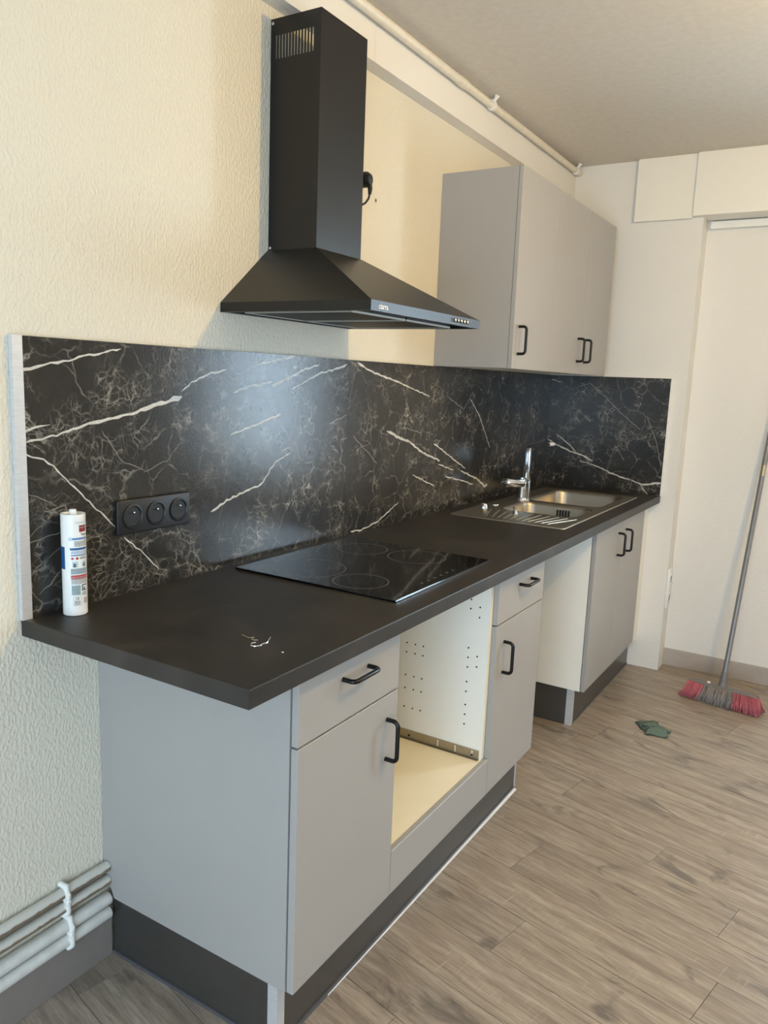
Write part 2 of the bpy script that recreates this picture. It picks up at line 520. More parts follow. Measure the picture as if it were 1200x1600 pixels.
# skirting, boxing and rails
add('baseboard_left', boxm(0, 0.013, YN, YC+0.012, 0, 0.106, bevel=0.002), 'base_left', kind='structure', label='grey brown skirting under the heating pipes')
add('baseboard_far', boxm(PX, XR, FY-0.013, FY, 0, 0.088, bevel=0.002), 'base_far', kind='structure', label='taupe skirting behind the broom')
add('trim_1', boxes((0, 0.053, YN, 1.1645, 2.318, ZC), (0, 0.053, 1.1655, PY, 2.318, ZC)), 'wall_far', kind='structure', label='cream boxed beam along the top of the kitchen wall')
add('trim_2', boxm(0.361, 0.628, 3.0, PY, 2.181, ZC, bevel=0.002), 'box', kind='structure', label='short white boxing panel on the far wall')
add('trim_3', boxm(0.630, XR, 2.985, FY, 2.188, ZC, bevel=0.002), 'box', kind='structure', label='long white shutter boxing over the recess')
add('trim_4', boxes((0.690, XR-0.05, 3.122, FY, 2.166, 2.184), (0.690, XR-0.05, 3.112, FY, 2.150, 2.166)), 'plastic', kind='structure', label='white rail under the shutter boxing')

# ================================================================== LAMP (hangs right of the frame, lights the kitchen)
LP = Vector((1.75, 1.12, 2.27))
lamp = thing('pendant_lamp', (LP.x, LP.y, ZC), 'bare bulb on a short white cord hanging from the ceiling', 'lamp')
add('ceiling_rose', lathem((LP.x, LP.y, ZC), (0, 0, -1), [(0, 0.045), (0.018, 0.04), (0.026, 0.012)], 24), 'bulb', lamp, smooth=ANG)
add('cord', tubem([(LP.x, LP.y, ZC-0.02), (LP.x, LP.y, LP.z+0.09)], 0.003, 8), 'bulb', lamp)
add('bulb_holder', lathem((LP.x, LP.y, LP.z+0.10), (0, 0, -1), [(0, 0.008), (0.01, 0.018), (0.045, 0.018)], 20), 'bulb', lamp, smooth=ANG)
ld = bpy.data.lights.new('bulb_light', 'POINT')
ld.energy = 49
ld.color = (1.0, 0.66, 0.215)
ld.shadow_soft_size = 0.018
lo_ = bpy.data.objects.new('bulb_light', ld)
COL.objects.link(lo_)
lo_.location = LP

# ================================================================== SPLASHBACK
VA= [(0.007, 0.0042, [(0.006, 1.385), (0.034, 1.39), (0.066, 1.399), (0.11, 1.407), (0.172, 1.422), (0.255, 1.44)]), (0.0046, 0.0138, [(0.017, 1.246), (0.089, 1.258), (0.152, 1.276), (0.27, 1.297), (0.344, 1.315), (0.433, 1.337)]), (0.0078, 0.0026, [(0.007, 1.262), (0.039, 1.276), (0.075, 1.28)]), (0.0043, 0.0043, [(0.007, 1.224), (0.044, 1.216), (0.08, 1.197), (0.116, 1.157), (0.163, 1.111), (0.236, 1.042)]), (0.0046, 0.0031, [(0.255, 1.02), (0.3, 0.982), (0.358, 0.925)]), (0.0027, 0.0027, [(0.003, 1.039), (0.045, 1.049), (0.094, 1.057)]), (0.004, 0.0027, [(0.036, 0.933), (0.063, 0.951), (0.093, 0.976)]), (0.0033, 0.0065, [(0.433, 1.349), (0.465, 1.37), (0.519, 1.392), (0.588, 1.406)]), (0.0036, 0.0073, [(0.656, 1.399), (0.681, 1.416), (0.778, 1.436), (0.871, 1.451)]), (0.0053, 0.0053, [(0.612, 1.348), (0.686, 1.366), (0.771, 1.377)]), (0.0095, 0.0057, [(0.766, 1.367), (0.85, 1.393), (0.918, 1.417), (0.986, 1.432)]), (0.004, 0.008, [(0.851, 1.357), (0.925, 1.384), (0.987, 1.407), (1.086, 1.424), (1.131, 1.439)]), (0.0036, 0.0054, [(0.601, 1.238), (0.701, 1.262), (0.809, 1.289)]), (0.0041, 0.0041, [(1.043, 1.256), (1.143, 1.281)]), (0.0074, 0.0037, [(0.531, 1.044), (0.59, 1.067), (0.665, 1.084), (0.725, 1.095), (0.757, 1.125), (0.785, 1.155), (0.856, 1.178)]), (0.002, 0.002, [(0.013, 1.148), (0.084, 1.113)]), (0.0022, 0.0022, [(0.2, 1.265), (0.25, 1.195), (0.322, 1.168)]), (0.0023, 0.0023, [(0.311, 1.164), (0.385, 1.186), (0.433, 1.229)]), (0.0028, 0.0028, [(0.825, 1.229), (0.886, 1.189), (0.902, 1.151)])]
VB= [(0.0096, 0.0048, [(1.192, 1.447), (1.27, 1.421), (1.373, 1.403), (1.529, 1.372), (1.688, 1.341)]), (0.0126, 0.0075, [(1.387, 1.222), (1.454, 1.2), (1.547, 1.177), (1.648, 1.131), (1.799, 1.09)]), (0.0081, 0.0054, [(1.737, 1.161), (1.863, 1.111), (2.037, 1.041)]), (0.0052, 0.0052, [(1.784, 1.078), (1.928, 1.042)]), (0.0057, 0.0115, [(1.988, 1.037), (2.152, 0.988), (2.246, 0.945), (2.273, 0.951)]), (0.0055, 0.0055, [(1.856, 1.022), (1.993, 0.996), (2.123, 0.965)]), (0.0057, 0.0043, [(2.042, 1.331), (2.147, 1.258), (2.276, 1.115)]), (0.007, 0.0046, [(1.18, 0.897), (1.246, 0.893), (1.346, 0.908), (1.409, 0.93), (1.487, 0.96)]), (0.005, 0.005, [(1.582, 1.052), (1.766, 0.991)]), (0.0036, 0.0036, [(1.496, 1.232), (1.641, 1.204)]), (0.0033, 0.0033, [(1.176, 1.215), (1.332, 1.111)]), (0.004, 0.004, [(1.836, 1.339), (1.987, 1.287), (2.069, 1.361)])]
VS= [(0.0098, 0.0098, [(0.011, 1.125), (0.065, 1.096), (0.136, 1.068), (0.205, 1.051), (0.26, 1.029)]), (0.0048, 0.0096, [(0.19, 1.023), (0.275, 1.005), (0.376, 0.968), (0.457, 0.951)]), (0.0062, 0.0125, [(0.457, 0.951), (0.514, 0.934), (0.605, 0.95)]), (0.0063, 0.0047, [(0.502, 0.933), (0.55, 0.88)]), (0.0041, 0.0041, [(0.207, 1.423), (0.294, 1.354), (0.397, 1.264), (0.487, 1.2)]), (0.0043, 0.0043, [(0.011, 1.433), (0.067, 1.415)]), (0.0049, 0.0049, [(0.054, 1.152), (0.115, 1.116), (0.17, 1.068)]), (0.0038, 0.0038, [(0.362, 1.119), (0.417, 1.043)]), (0.0037, 0.0037, [(0.505, 1.27), (0.562, 1.15), (0.597, 1.028)])]
def ribbon(bm, pts, w0, w1, put, mi, seed):
    """a jagged pale vein printed on a panel: put(u, v, h) gives the world point"""
    r = random.Random(seed)
    P = []
    for a, b in zip(pts, pts[1:]):
        ln = math.hypot(b[0]-a[0], b[1]-a[1])
        n = max(2, int(ln/0.012))
        P += [(a[0]+(b[0]-a[0])*i/n, a[1]+(b[1]-a[1])*i/n) for i in range(n)]
    P.append(pts[-1])
    N = len(P)
    prev = None
    for i, p in enumerate(P):
        q0, q1 = P[max(0, i-1)], P[min(N-1, i+1)]
        dx, dy = q1[0]-q0[0], q1[1]-q0[1]
        l_ = math.hypot(dx, dy) or 1
        nx, ny = -dy/l_, dx/l_
        t = i/(N-1)
        wd = (w0+(w1-w0)*t)*r.uniform(0.55, 1.15)*(0.25 if i in (0, N-1) else 1)
        off = r.uniform(-1, 1)*0.0022*(0 if i in (0, N-1) else 1)
        a = bm.verts.new(put(p[0]+nx*(off+wd/2), p[1]+ny*(off+wd/2)))
        b = bm.verts.new(put(p[0]+nx*(off-wd/2), p[1]+ny*(off-wd/2)))
        if prev:
            f = bm.faces.new((prev[0], prev[1], b, a)); f.material_index = mi
        prev = (a, b)
def panel(name, bounds, veins, put, label, seed):
    bm = bmesh.new()
    bm_box(bm, *bounds)
    for i, (w0, w1, pts) in enumerate(veins):
        mi = 1 if max(w0, w1) > 0.0042 else 2
        ribbon(bm, pts, w0*0.9, w1*0.9, put, mi, seed*100+i)
    return add(name, bm, ['marble', 'vein', 'vein2'], recalc=False, label=label, cat='splashback panel', group='marble splashback panels')
SX = 0.010
pa = panel('splashback_panel', (0.001, SX, 0.016, 1.1425, ZT, ZS), VA, lambda u, v: (SX+0.0003, u, v), 'dark marble splashback panel behind hob with the black triple socket', 1)
pb = panel('splashback_panel', (0.001, SX, 1.1435, L-0.0005, ZT, ZS), VB, lambda u, v: (SX+0.0003, u, v), 'dark marble splashback panel on long wall behind the tap', 2)
pc = panel('splashback_panel', (0.0015, 0.6045, L, PY-0.001, ZT, ZS), VS, lambda u, v: (u, L-0.0003, v), 'short dark marble splashback panel on the far end wall', 3)
add('edge_trim', boxes((0.001, 0.0125, -0.004, 0.0025, ZT, ZS+0.001), (0.0100, 0.0125, 0.0025, 0.018, ZT, ZS+0.001)), 'alu', pa, label='silver aluminium edge strip')
add('edge_trim', boxes((0.6045, 0.608, L-0.003, PY-0.001, ZT, ZS+0.001)), 'plastic', pc, label='white edge strip')
add('edge_trim', boxes((0.001, 0.608, L-0.001, PY-0.001, ZS, ZS+0.0025)), 'plastic', pc, label='white edge strip')

# ================================================================== WORKTOP (with the sink cut-out)
SKX0, SKX1, SKY0, SKY1 = 0.0769, 0.5387, 1.7722, 2.846
def worktop():
    bm = bmesh.new()
    ox = (0.0005, D); oy = (0.0, L-0.0005)
    ix = (SKX0+0.02, SKX1-0.02); iy = (SKY0+0.02, SKY1-0.02)
    lv = []
    for z in (ZT-TH, ZT):
        o_ = [bm.verts.new((x, y, z)) for x, y in ((ox[0], oy[0]), (ox[1], oy[0]), (ox[1], oy[1]), (ox[0], oy[1]))]
        i_ = [bm.verts.new((x, y, z)) for x, y in ((ix[0], iy[0]), (ix[1], iy[0]), (ix[1], iy[1]), (ix[0], iy[1]))]
        lv.append((o_, i_))
    (bo, bi), (to, ti) = lv
    edges = []
    for k in range(4):
        j = (k+1) % 4
        bm.faces.new((bo[j], bo[k], bi[k], bi[j]))
        bm.faces.new((to[k], to[j], ti[j], ti[k]))
        bm.faces.new((bo[k], bo[j], to[j], to[k]))
        bm.faces.new((bi[j], bi[k], ti[k], ti[j]))
    es = [e for e in bm.edges if all(v in to+bo for v in e.verts) and not (e.verts[0] in bi or e.verts[1] in bi)]
    es = [e for e in es if (e.verts[0] in to and e.verts[1] in to) or (e.verts[0] in bo and e.verts[1] in bo)]
    bmesh.ops.bevel(bm, geom=es, offset=0.0022, segments=2, affect='EDGES', profile=0.5)
    return bm
add('worktop', worktop(), 'worktop', label='long dark slate laminate worktop carrying hob and sink', cat='worktop')

# ================================================================== CABINETS
def handle(parent, c, axis, out, span=0.096, proj=0.030, r=0.0052):
    """black U handle: c = middle of the two feet on the front, axis along the bar"""
    c, axis, out = Vector(c), Vector(axis), Vector(out)
    rc = 0.012
    a, b = c-axis*span/2, c+axis*span/2
    pts = [a]+arc_pts(a+out*(proj-rc)+axis*rc, -axis, out, rc)+arc_pts(b+out*(proj-rc)-axis*rc, out, axis, rc)+[b]
    return add('handle', tubem(pts, r, 14), 'handle', parent, smooth=ANG, label='black bar handle')
X, Y_, Z = Vector((1, 0, 0)), Vector((0, 1, 0)), Vector((0, 0, 1))
def front(name, parent, y0, y1, z0, z1, xb, xf, bev=0.0012):
    return add(name, boxm(xb, xf, y0, y1, z0, z1, bevel=bev, seg=1), 'grey', parent)
GAPX = 0.0025      # shadow gap between carcass and fronts
ZTOP = ZT-TH-0.0005
PT = 0.016
def side_panel(parent, y0, y1, mat, cut=False, x1=XP-GAPX):
    bm = bmesh.new()
    pr = [(0.001, 0.30), (0.0365, ZB), (x1, ZB), (x1, ZTOP), (0.001, ZTOP)] if cut else [(0.03, ZB), (x1, ZB), (x1, ZTOP), (0.03, ZTOP)]
    if cut: pr[0] = (0.001, 0.240)
    a = [bm.verts.new((x, y0, z)) for x, z in pr]
    b = [bm.verts.new((x, y1, z)) for x, z in pr]
    bm.faces.new(a); bm.faces.new(b[::-1])
    for i in range(len(pr)):
        j = (i+1) % len(pr)
        bm.faces.new((a[j], a[i], b[i], b[j]))
    return add('side_panel', bm, mat, parent)
def drawer_unit(y0, y1, label, near):
    t = thing('base_cabinet', ((XP)/2, (y0+y1)/2, ZB), label, 'cabinet', 'base cabinets under the worktop')
    side_panel(t, y0, y0+PT, 'grey' if near else 'white', near)
    side_panel(t, y1-PT, y1-0.0005, 'grey' if not near else 'white')
    add('bottom_panel', boxm(0.03, XP-GAPX, y0+PT, y1-PT, ZB, ZB+PT), 'white', t)
    add('back_panel', boxm(0.04, 0.046, y0+PT, y1-PT, ZB+PT, ZTOP), 'white', t)
    add('front_rail', boxm(XP-0.06, XP-GAPX-0.006, y0+PT, y1-PT, ZSP-0.02, ZSP+0.02), 'gap', t)
    dr = front('drawer_front', t, y0+0.0015, y1-0.0015, ZSP+0.002, ZTOP-0.004, XP, XD)
    do = front('door', t, y0+0.0015, y1-0.0015, ZB+0.001, ZSP-0.002, XP, XD)
    return t, dr, do
c1, dr1, do1 = drawer_unit(YC, Y1, 'grey drawer and door base cabinet at the near end of the worktop', True)
handle(dr1, (XD, 0.381, 0.790), Y_, X)
handle(do1, (XD, 0.517, 0.587), Z, X)
c3, dr3, do3 = drawer_unit(Y2, Y3, 'grey drawer and door base cabinet between oven opening and appliance gap', False)
handle(dr3, (XD, 1.340, 0.791), Y_, X)
handle(do3, (XD, 1.195, 0.585), Z, X)

# oven housing, open
ov = thing('oven_cabinet', (XP/2, (Y1+Y2)/2, ZB), 'open cream oven housing without its oven between two grey cabinets', 'cabinet', 'base cabinets under the worktop')
add('side_panel', boxm(0.03, XP, Y1+0.0005, Y1+PT, ZB, ZTOP), 'white', ov)
add('side_panel', boxm(0.03, XP, Y2-PT, Y2-0.0005, ZB, ZTOP), 'white', ov)
add('edge_band', boxm(XP, XP+0.0008, Y2-PT, Y2-0.0005, ZOV+0.005, ZTOP), 'cream', ov)
add('shelf', boxm(0.03, XP, Y1+PT, Y2-PT, ZOV-0.016, ZOV), 'cream', ov)
add('bottom_panel', boxm(0.03, XP, Y1+PT, Y2-PT, ZB, ZB+PT), 'white', ov)
front('fascia', ov, Y1+0.001, Y2-0.001, ZB+0.001, ZOV+0.003, XP+0.0006, XD)
yv = Y2-PT
add('support_rail', boxes((0.12, XP-0.008, yv-0.0025, yv, ZOV, ZOV+0.030), (0.12, XP-0.008, yv-0.010, yv-0.0025, ZOV, ZOV+0.0015)), 'rail', ov, label='metal support rail')
bm = bmesh.new()
def disc(bm, c, n, r, seg=10, mi=0, th=0.0006):
    n = Vector(n).normalized(); a, b = frame_of(n); c = Vector(c)
    lo = [bm.verts.new(c+(a*math.cos(2*math.pi*j/seg)+b*math.sin(2*math.pi*j/seg))*r) for j in range(seg)]
    hi = [bm.verts.new(v.co+n*th) for v in lo]
    f = bm.faces.new(hi); f.material_index = mi
    for j in range(seg):
        f = bm.faces.new((lo[j], lo[(j+1) % seg], hi[(j+1) % seg], hi[j])); f.material_index = mi
for x in (0.279, 0.309, 0.337):
    for z in (0.590, 0.560, 0.485, 0.442, 0.380): disc(bm, (x, yv, z), (0, -1, 0), 0.0027)
for z in (0.768, 0.740, 0.619, 0.589, 0.559, 0.513, 0.482, 0.440, 0.409, 0.378): disc(bm, (0.489, yv, z), (0, -1, 0), 0.0027)
for z in (0.749, 0.718, 0.598, 0.566): disc(bm, (0.5185, yv, z), (0, -1, 0), 0.0027)
add('peg_holes', bm, 'black2', ov, kind='stuff', label='small round peg holes')
bm = bmesh.new()
for x, n in ((0.303, 1), (0.405, 3), (0.465, 3), (0.522, 3)):
    for q in range(n): disc(bm, (x, yv-0.0025, ZOV+0.009+q*0.007), (0, -1, 0), 0.0028)
add('rail_holes', bm, 'plastic', ov, kind='stuff')
for x in (0.303, 0.522):
    add('screw', lathem((x, yv-0.0025, ZOV+0.012), (0, -1, 0), [(0, 0.004), (0.002, 0.004), (0.003, 0.002)], 10), 'black', ov)

# sink cabinet
sk = thing('sink_cabinet', (XP/2, (Y4+Y5)/2, ZB), 'grey two-door sink cabinet with a white side at the far end', 'cabinet', 'base cabinets under the worktop')
side_panel(sk, Y4, Y4+PT, 'white')
side_panel(sk, Y5-PT, Y5, 'white')
add('bottom_panel', boxm(0.03, XP-GAPX, Y4+PT, Y5-PT, ZB, ZB+PT), 'white', sk)
ym = (Y4+Y5)/2
for y0, y1, yh in ((Y4, ym, 2.434), (ym, Y5, 2.555)):
    do = front('door', sk, y0+0.0015, y1-0.0012, ZB+0.001, ZTOP-0.004, XP, XD)
    handle(do, (XD, yh, 0.733), Z, X)
add('filler_strip', boxm(0.538, 0.556, Y5+0.001, PY-0.001, ZB-0.02, ZTOP, bevel=0.001), 'white', sk, label='white filler strip against the wall')

# wall cabinets
def wall_cab(y0, y1, doors, label):
    t = thing('wall_cabinet', (WX/2, (y0+y1)/2, WZ0), label, 'cabinet', 'wall cabinets above the sink')
    xb = WX-0.0165; gd = 0.0016
    e = 0.0004
    add('side_panel', boxm(0.001, xb-0.001, y0+e, y0+PT, WZ0, WZ1), 'grey', t)
    add('side_panel', boxm(0.001, xb-0.002, y1-PT, y1-e, WZ0, WZ1), 'grey', t)
    add('top_panel', boxm(0.001, xb-0.002, y0+PT, y1-PT, WZ1-PT, WZ1), 'white', t)
    add('bottom_panel', boxm(0.001, xb-0.002, y0+PT, y1-PT, WZ0, WZ0+PT), 'white', t)
    add('back_panel', boxm(0.001, 0.006, y0+PT, y1-PT, WZ0+PT, WZ1-PT), 'white', t)
    for a, b, yh in doors:
        do = front('door', t, a+gd/2 if a > y0 else a+0.0004, b-gd/2, WZ0-0.002, WZ1+0.001, xb, WX)
        handle(do, (WX, yh, 1.554), Z, X)
wall_cab(WY0, WYM, [(WY0, WYM, 1.772)], 'grey single door wall cabinet nearest the hood')
wm = (WYM+WY1)/2
wall_cab(WYM, WY1, [(WYM, wm, 2.449), (wm, WY1, 2.549)], 'grey two door wall cabinet nearest the far wall')

# plinths
def bar(pts, name, mat, parent, **k):
    return add(name, boxm(*pts), mat, parent, **k)
PF = 0.518
p1 = thing('plinth', (PF/2, (YC+Y3)/2, 0), 'dark brushed metal plinth under the near row of cabinets', 'plinth', 'brushed metal plinths')
ys = 0.200
bar((0.014, PF-0.024, ys, ys+0.014, 0.004, ZB-0.002), 'side_board', 'plinth', p1)
bar((PF-0.014, PF, ys+0.022, Y3-0.012, 0.004, ZB-0.002), 'front_board', 'plinth', p1)
add('corner_profile', boxes((PF-0.024, PF+0.002, ys-0.002, ys+0.0005, 0.003, ZB-0.003), (PF-0.0005, PF+0.002, ys+0.0005, ys+0.022, 0.003, ZB-0.003)), 'alu', p1, label='bright metal corner profile')
add('end_cap', boxes((PF-0.02, PF+0.002, Y3-0.012, Y3-0.004, 0.003, ZB-0.003)), 'alu', p1, label='bright metal end cap')
add('seal_strip', boxes((PF, PF+0.004, ys+0.022, Y3-0.012, 0.0, 0.010)), 'seal_d', p1, label='grey plastic seal lip')
bm = bmesh.new()
ya, yb = ys+0.18, Y3-0.012
lo_v = [bm.verts.new(q) for q in ((PF+0.004, ya, 0), (PF+0.0048, ya, 0), (PF+0.0125, yb, 0), (PF+0.004, yb, 0))]
hi_v = [bm.verts.new(q) for q in ((PF+0.004, ya, 0.003), (PF+0.0048, ya, 0.001), (PF+0.0125, yb, 0.0012), (PF+0.004, yb, 0.004))]
bm.faces.new(lo_v[::-1]); bm.faces.new(hi_v)
for i in range(4): bm.faces.new((lo_v[i], lo_v[(i+1) % 4], hi_v[(i+1) % 4], hi_v[i]))
add('seal_strip', bm, 'seal', p1, label='clear plastic seal lip with its glint painted pale')  # tapered pale wedge paints the light caught along the clear seal
add('seal_strip', boxes((0.014, PF-0.02, ys-0.004, ys, 0.0, 0.009)), 'seal_d', p1, label='grey plastic seal lip')
p2 = thing('plinth', (PF/2, (Y4+Y5)/2, 0), 'dark brushed metal plinth under the sink cabinet', 'plinth', 'brushed metal plinths')
y2s = Y4+0.016
bar((0.05, PF-0.024, y2s, y2s+0.014, 0.002, ZB-0.002), 'side_board', 'plinth', p2)
bar((PF-0.014, PF, y2s+0.022, PY-0.001, 0.002, ZB-0.002), 'front_board', 'plinth', p2)
add('corner_profile', boxes((PF-0.024, PF+0.002, y2s-0.002, y2s+0.0005, 0.001, ZB-0.003), (PF-0.0005, PF+0.002, y2s+0.0005, y2s+0.022, 0.001, ZB-0.003)), 'alu', p2, label='bright metal corner profile')
add('seal_strip', boxes((PF, PF+0.003, y2s+0.022, PY-0.001, 0.0, 0.007)), 'seal_d', p2, label='grey plastic seal lip')

# ================================================================== HOOD
hd = thing('range_hood', (HX/2, (HY0+HY1)/2, HZ0), 'black pyramid chimney extractor hood above the hob', 'hood')
T = 0.0015
# chimney: hollow sheet metal sleeve, open at the top, vent slots cut in its sides
bm = bmesh.new()
bm_box(bm, CX1-T, CX1, CY0, CY1, HZ2-0.004, HZ3)
bm_box(bm, 0.0005, CX1-T, CY1-T, CY1, HZ2-0.004, HZ3)
vx0, vx1, vz0, vz1, NS = 0.016, 0.137, 2.192, 2.248, 13
bm_box(bm, 0.0005, CX1-T, CY0, CY0+T, HZ2-0.004, vz0)
bm_box(bm, 0.0005, CX1-T, CY0, CY0+T, vz1, HZ3)
bm_box(bm, 0.0005, vx0, CY0, CY0+T, vz0, vz1)
bm_box(bm, vx1, CX1-T, CY0, CY0+T, vz0, vz1)
stp = (vx1-vx0)/(NS-0.45)
for i in range(NS-1):
    a = vx0+i*stp+stp*0.55
    bm_box(bm, a, a+stp*0.45, CY0, CY0+T, vz0, vz1)
add('chimney', bm, 'hood', hd)
bm = bmesh.new()
b0 = [bm.verts.new(p) for p in ((0.0005, HY0, HZ1), (HX, HY0, HZ1), (HX, HY1, HZ1), (0.0005, HY1, HZ1))]
e = 0.003
b1 = [bm.verts.new(p) for p in ((0.0005, CY0-e, HZ2), (CX1+e, CY0-e, HZ2), (CX1+e, CY1+e, HZ2), (0.0005, CY1+e, HZ2))]
for i in range(4):
    j = (i+1) % 4
    bm.faces.new((b0[i], b0[j], b1[j], b1[i]))
bm.faces.new(b1)
add('canopy', bm, 'hood', hd, recalc=False)
lip = 0.012
add('rim', boxes((HX-T, HX, HY0, HY1, HZ0, HZ1), (0.0005, HX-T, HY0, HY0+T, HZ0, HZ1), (0.0005, HX-T, HY1-T, HY1, HZ0, HZ1), (0.0005, 0.002, HY0+T, HY1-T, HZ0, HZ1),
    (HX-lip, HX-T, HY0+T, HY1-T, HZ0, HZ0+T), (0.002, lip, HY0+T, HY1-T, HZ0, HZ0+T), (lip, HX-lip, HY0+T, HY0+lip, HZ0, HZ0+T), (lip, HX-lip, HY1-lip, HY1-T, HZ0, HZ0+T)), 'hood', hd)
add('underside', boxm(0.002, HX-T, HY0+T, HY1-T, HZ0+0.010, HZ0+0.012), 'hood', hd)
fy = (HY0+HY1)/2
for y0, y1 in ((HY0+0.035, fy-0.004), (fy+0.004, HY1-0.035)):
    fl = add('grease_filter', boxm(0.05, HX-0.075, y0, y1, HZ0+0.004, HZ0+0.0099), 'hood_dark', hd, label='dark mesh grease filter')
    add('filter_frame', boxes((0.05, HX-0.075, y0, y0+0.006, HZ0-0.0006, HZ0+0.0042), (0.05, HX-0.075, y1-0.006, y1, HZ0-0.0006, HZ0+0.0042), (0.05, 0.056, y0+0.006, y1-0.006, HZ0-0.0006, HZ0+0.0042), (HX-0.081, HX-0.075, y0+0.006, y1-0.006, HZ0-0.0006, HZ0+0.0042)), 'hood_trim', fl)
    nb = 22
    add('filter_ribs', boxes(*[(0.058, HX-0.083, y0+0.008+(y1-y0-0.016)*i/nb, y0+0.008+(y1-y0-0.016)*(i+0.45)/nb, HZ0+0.0005, HZ0+0.0042) for i in range(nb)]), 'hood', fl)
bm = text_bm('ciarra', 0.0185, 0.0004, True)
wd = max(v.co.x for v in bm.verts)
for v in bm.verts:
    x, y, z = v.co
    v.co = (HX+0.0004+z, 0.606+x/wd*0.041, 1.5530+y)
add('logo', bm, 'print', hd, label='white ciarra lettering')
sl = add('control_slot', boxm(HX-0.0005, HX+0.0006, 0.968, 1.078, 1.5535, 1.5645, bevel=0.0003, seg=1), 'black2', hd)
for i in range(5):
    add('button', lathem((HX+0.0006, 0.988+i*0.0185, 1.559), (1, 0, 0), [(0, 0.0044), (0.0035, 0.0044), (0.0045, 0.003)], 16), 'chrome', sl, smooth=ANG)
for z in (2.277, 1.729):
    add('screw', lathem((0.0075, CY0, z), (0, -1, 0), [(0, 0.0042), (0.0015, 0.004), (0.0025, 0.002)], 12), 'chrome', hd, smooth=ANG)

# plug and socket half hidden behind the chimney
so = thing('wall_socket', (0, 1.13, 1.94), 'small white wall socket behind the hood chimney', 'socket')
add('plate', boxm(0.0, 0.022, 1.085, 1.160, 1.935, 2.010, bevel=0.004), 'plastic', so, smooth=ANG)
add('socket_face', lathem((0.022, 1.1225, 1.9725), (1, 0, 0), [(0, 0.022), (0.003, 0.022), (0.003, 0.019)], 24), 'plastic', so)
pg = thing('power_plug', (0.05, 1.15, 1.93), 'black hood plug with curled cable behind the chimney', 'plug')
add('plug_body', lathem((0.026, 1.142, 1.985), (1, 0.1, 0), [(0, 0.019), (0.012, 0.023), (0.030, 0.022), (0.040, 0.015), (0.043, 0.006)], 24), 'black2', pg, smooth=ANG)
add('cable_guard', tubem([(0.056, 1.150, 1.978), (0.058, 1.156, 1.960), (0.057, 1.156, 1.945)], [0.010, 0.007, 0.005], 12), 'black2', pg, smooth=ANG)
add('cable', tubem([(0.057, 1.156, 1.947), (0.056, 1.152, 1.932), (0.052, 1.142, 1.918), (0.044, 1.122, 1.905), (0.034, 1.09, 1.896), (0.022, 1.04, 1.892), (0.018, 0.99, 1.90), (0.018, 0.968, 1.92)], 0.0033, 10), 'black2', pg, smooth=ANG)
wp = thing('wall_anchor', (0, 1.28, 1.95), 'tiny grey anchor hole in the wall right of the chimney', 'anchor')
add('collar', lathem((0, 1.280, 1.957), (1, 0, 0), [(0, 0.006), (0.0012, 0.0055), (0.0012, 0.0035)], 14, cap=False), 'rail', wp)
add('anchor_hole', lathem((0, 1.280, 1.957), (1, 0, 0), [(0, 0.0035), (0.0006, 0.0035)], 14), 'gap', wp)

# ================================================================== HOB
KX0, KX1, KY0, KY1 = 0.0452, 0.5369, 0.5866, 1.1248
hb = thing('induction_hob', ((KX0+KX1)/2, (KY0+KY1)/2, ZT), 'black glass hob with four ring markings set on the worktop', 'hob')
add('glass_plate', boxm(KX0, KX1, KY0, KY1, ZT+0.0005, ZT+0.0058, bevel=0.0012), 'hobglass', hb)
add('front_edge', boxes((KX1-0.0005, KX1+0.0006, KY0+0.002, KY1-0.002, ZT+0.0018, ZT+0.0028)), 'chrome', hb, label='bright bevelled front edge')
def annulus(c, r, w_, z):
    bm = bmesh.new(); n = 64
    rings = [[bm.verts.new((c[0]+math.cos(2*math.pi*i/n)*q, c[1]+math.sin(2*math.pi*i/n)*q, z)) for i in range(n)] for q in (r-w_/2, r+w_/2)]
    for i in range(n): bm.faces.new((rings[0][i], rings[1][i], rings[1][(i+1) % n], rings[0][(i+1) % n]))
    return bm
for c, r in (((0.195, 0.706), 0.100), ((0.379, 0.680), 0.0705), ((0.177, 1.000), 0.074), ((0.354, 1.014), 0.084)):
    add('cooking_zone', annulus(c, r, 0.0026, ZT+0.0060), 'ring', hb, label='thin grey cooking zone ring')
zc_ = ZT+0.0060
for i in range(6):
    add('touch_control', boxes((0.505, 0.512, 0.76+i*0.035, 0.767+i*0.035, zc_-0.0001, zc_)), 'ring', hb)

# ================================================================== SINK
def rrect(x0, x1, y0, y1, r, n=6):
    out = []
    for cx, cy, a0 in ((x1-r, y1-r, 0), (x0+r, y1-r, 90), (x0+r, y0+r, 180), (x1-r, y0+r, 270)):
        for i in range(n+1):
            a = math.radians(a0+90*i/n)
            out.append((cx+r*math.cos(a), cy+r*math.sin(a)))
    return out
si = thing('kitchen_sink', ((SKX0+SKX1)/2, (SKY0+SKY1)/2, ZT), 'stainless steel sink with two bowls and ribbed drainer', 'sink')
B1 = (0.175, 0.490, 2.035, 2.325, 0.05)
B2 = (0.150, 0.490, 2.372, 2.810, 0.06)
ZD = ZT+0.0022
bm = bmesh.new()
def loop(pts, z): return [bm.verts.new((x, y, z)) for x, y in pts]
def bridge(a, b):
    for i in range(len(a)): 
        f = bm.faces.new((a[i], a[(i+1) % len(a)], b[(i+1) % len(a)], b[i])); f.smooth = True
o0 = loop(rrect(SKX0, SKX1, SKY0, SKY1, 0.012), ZT+0.0003)
o1 = loop(rrect(SKX0, SKX1, SKY0, SKY1, 0.012), ZT+0.0040)
o2 = loop(rrect(SKX0+0.006, SKX1-0.006, SKY0+0.006, SKY1-0.006, 0.010), ZT+0.0042)
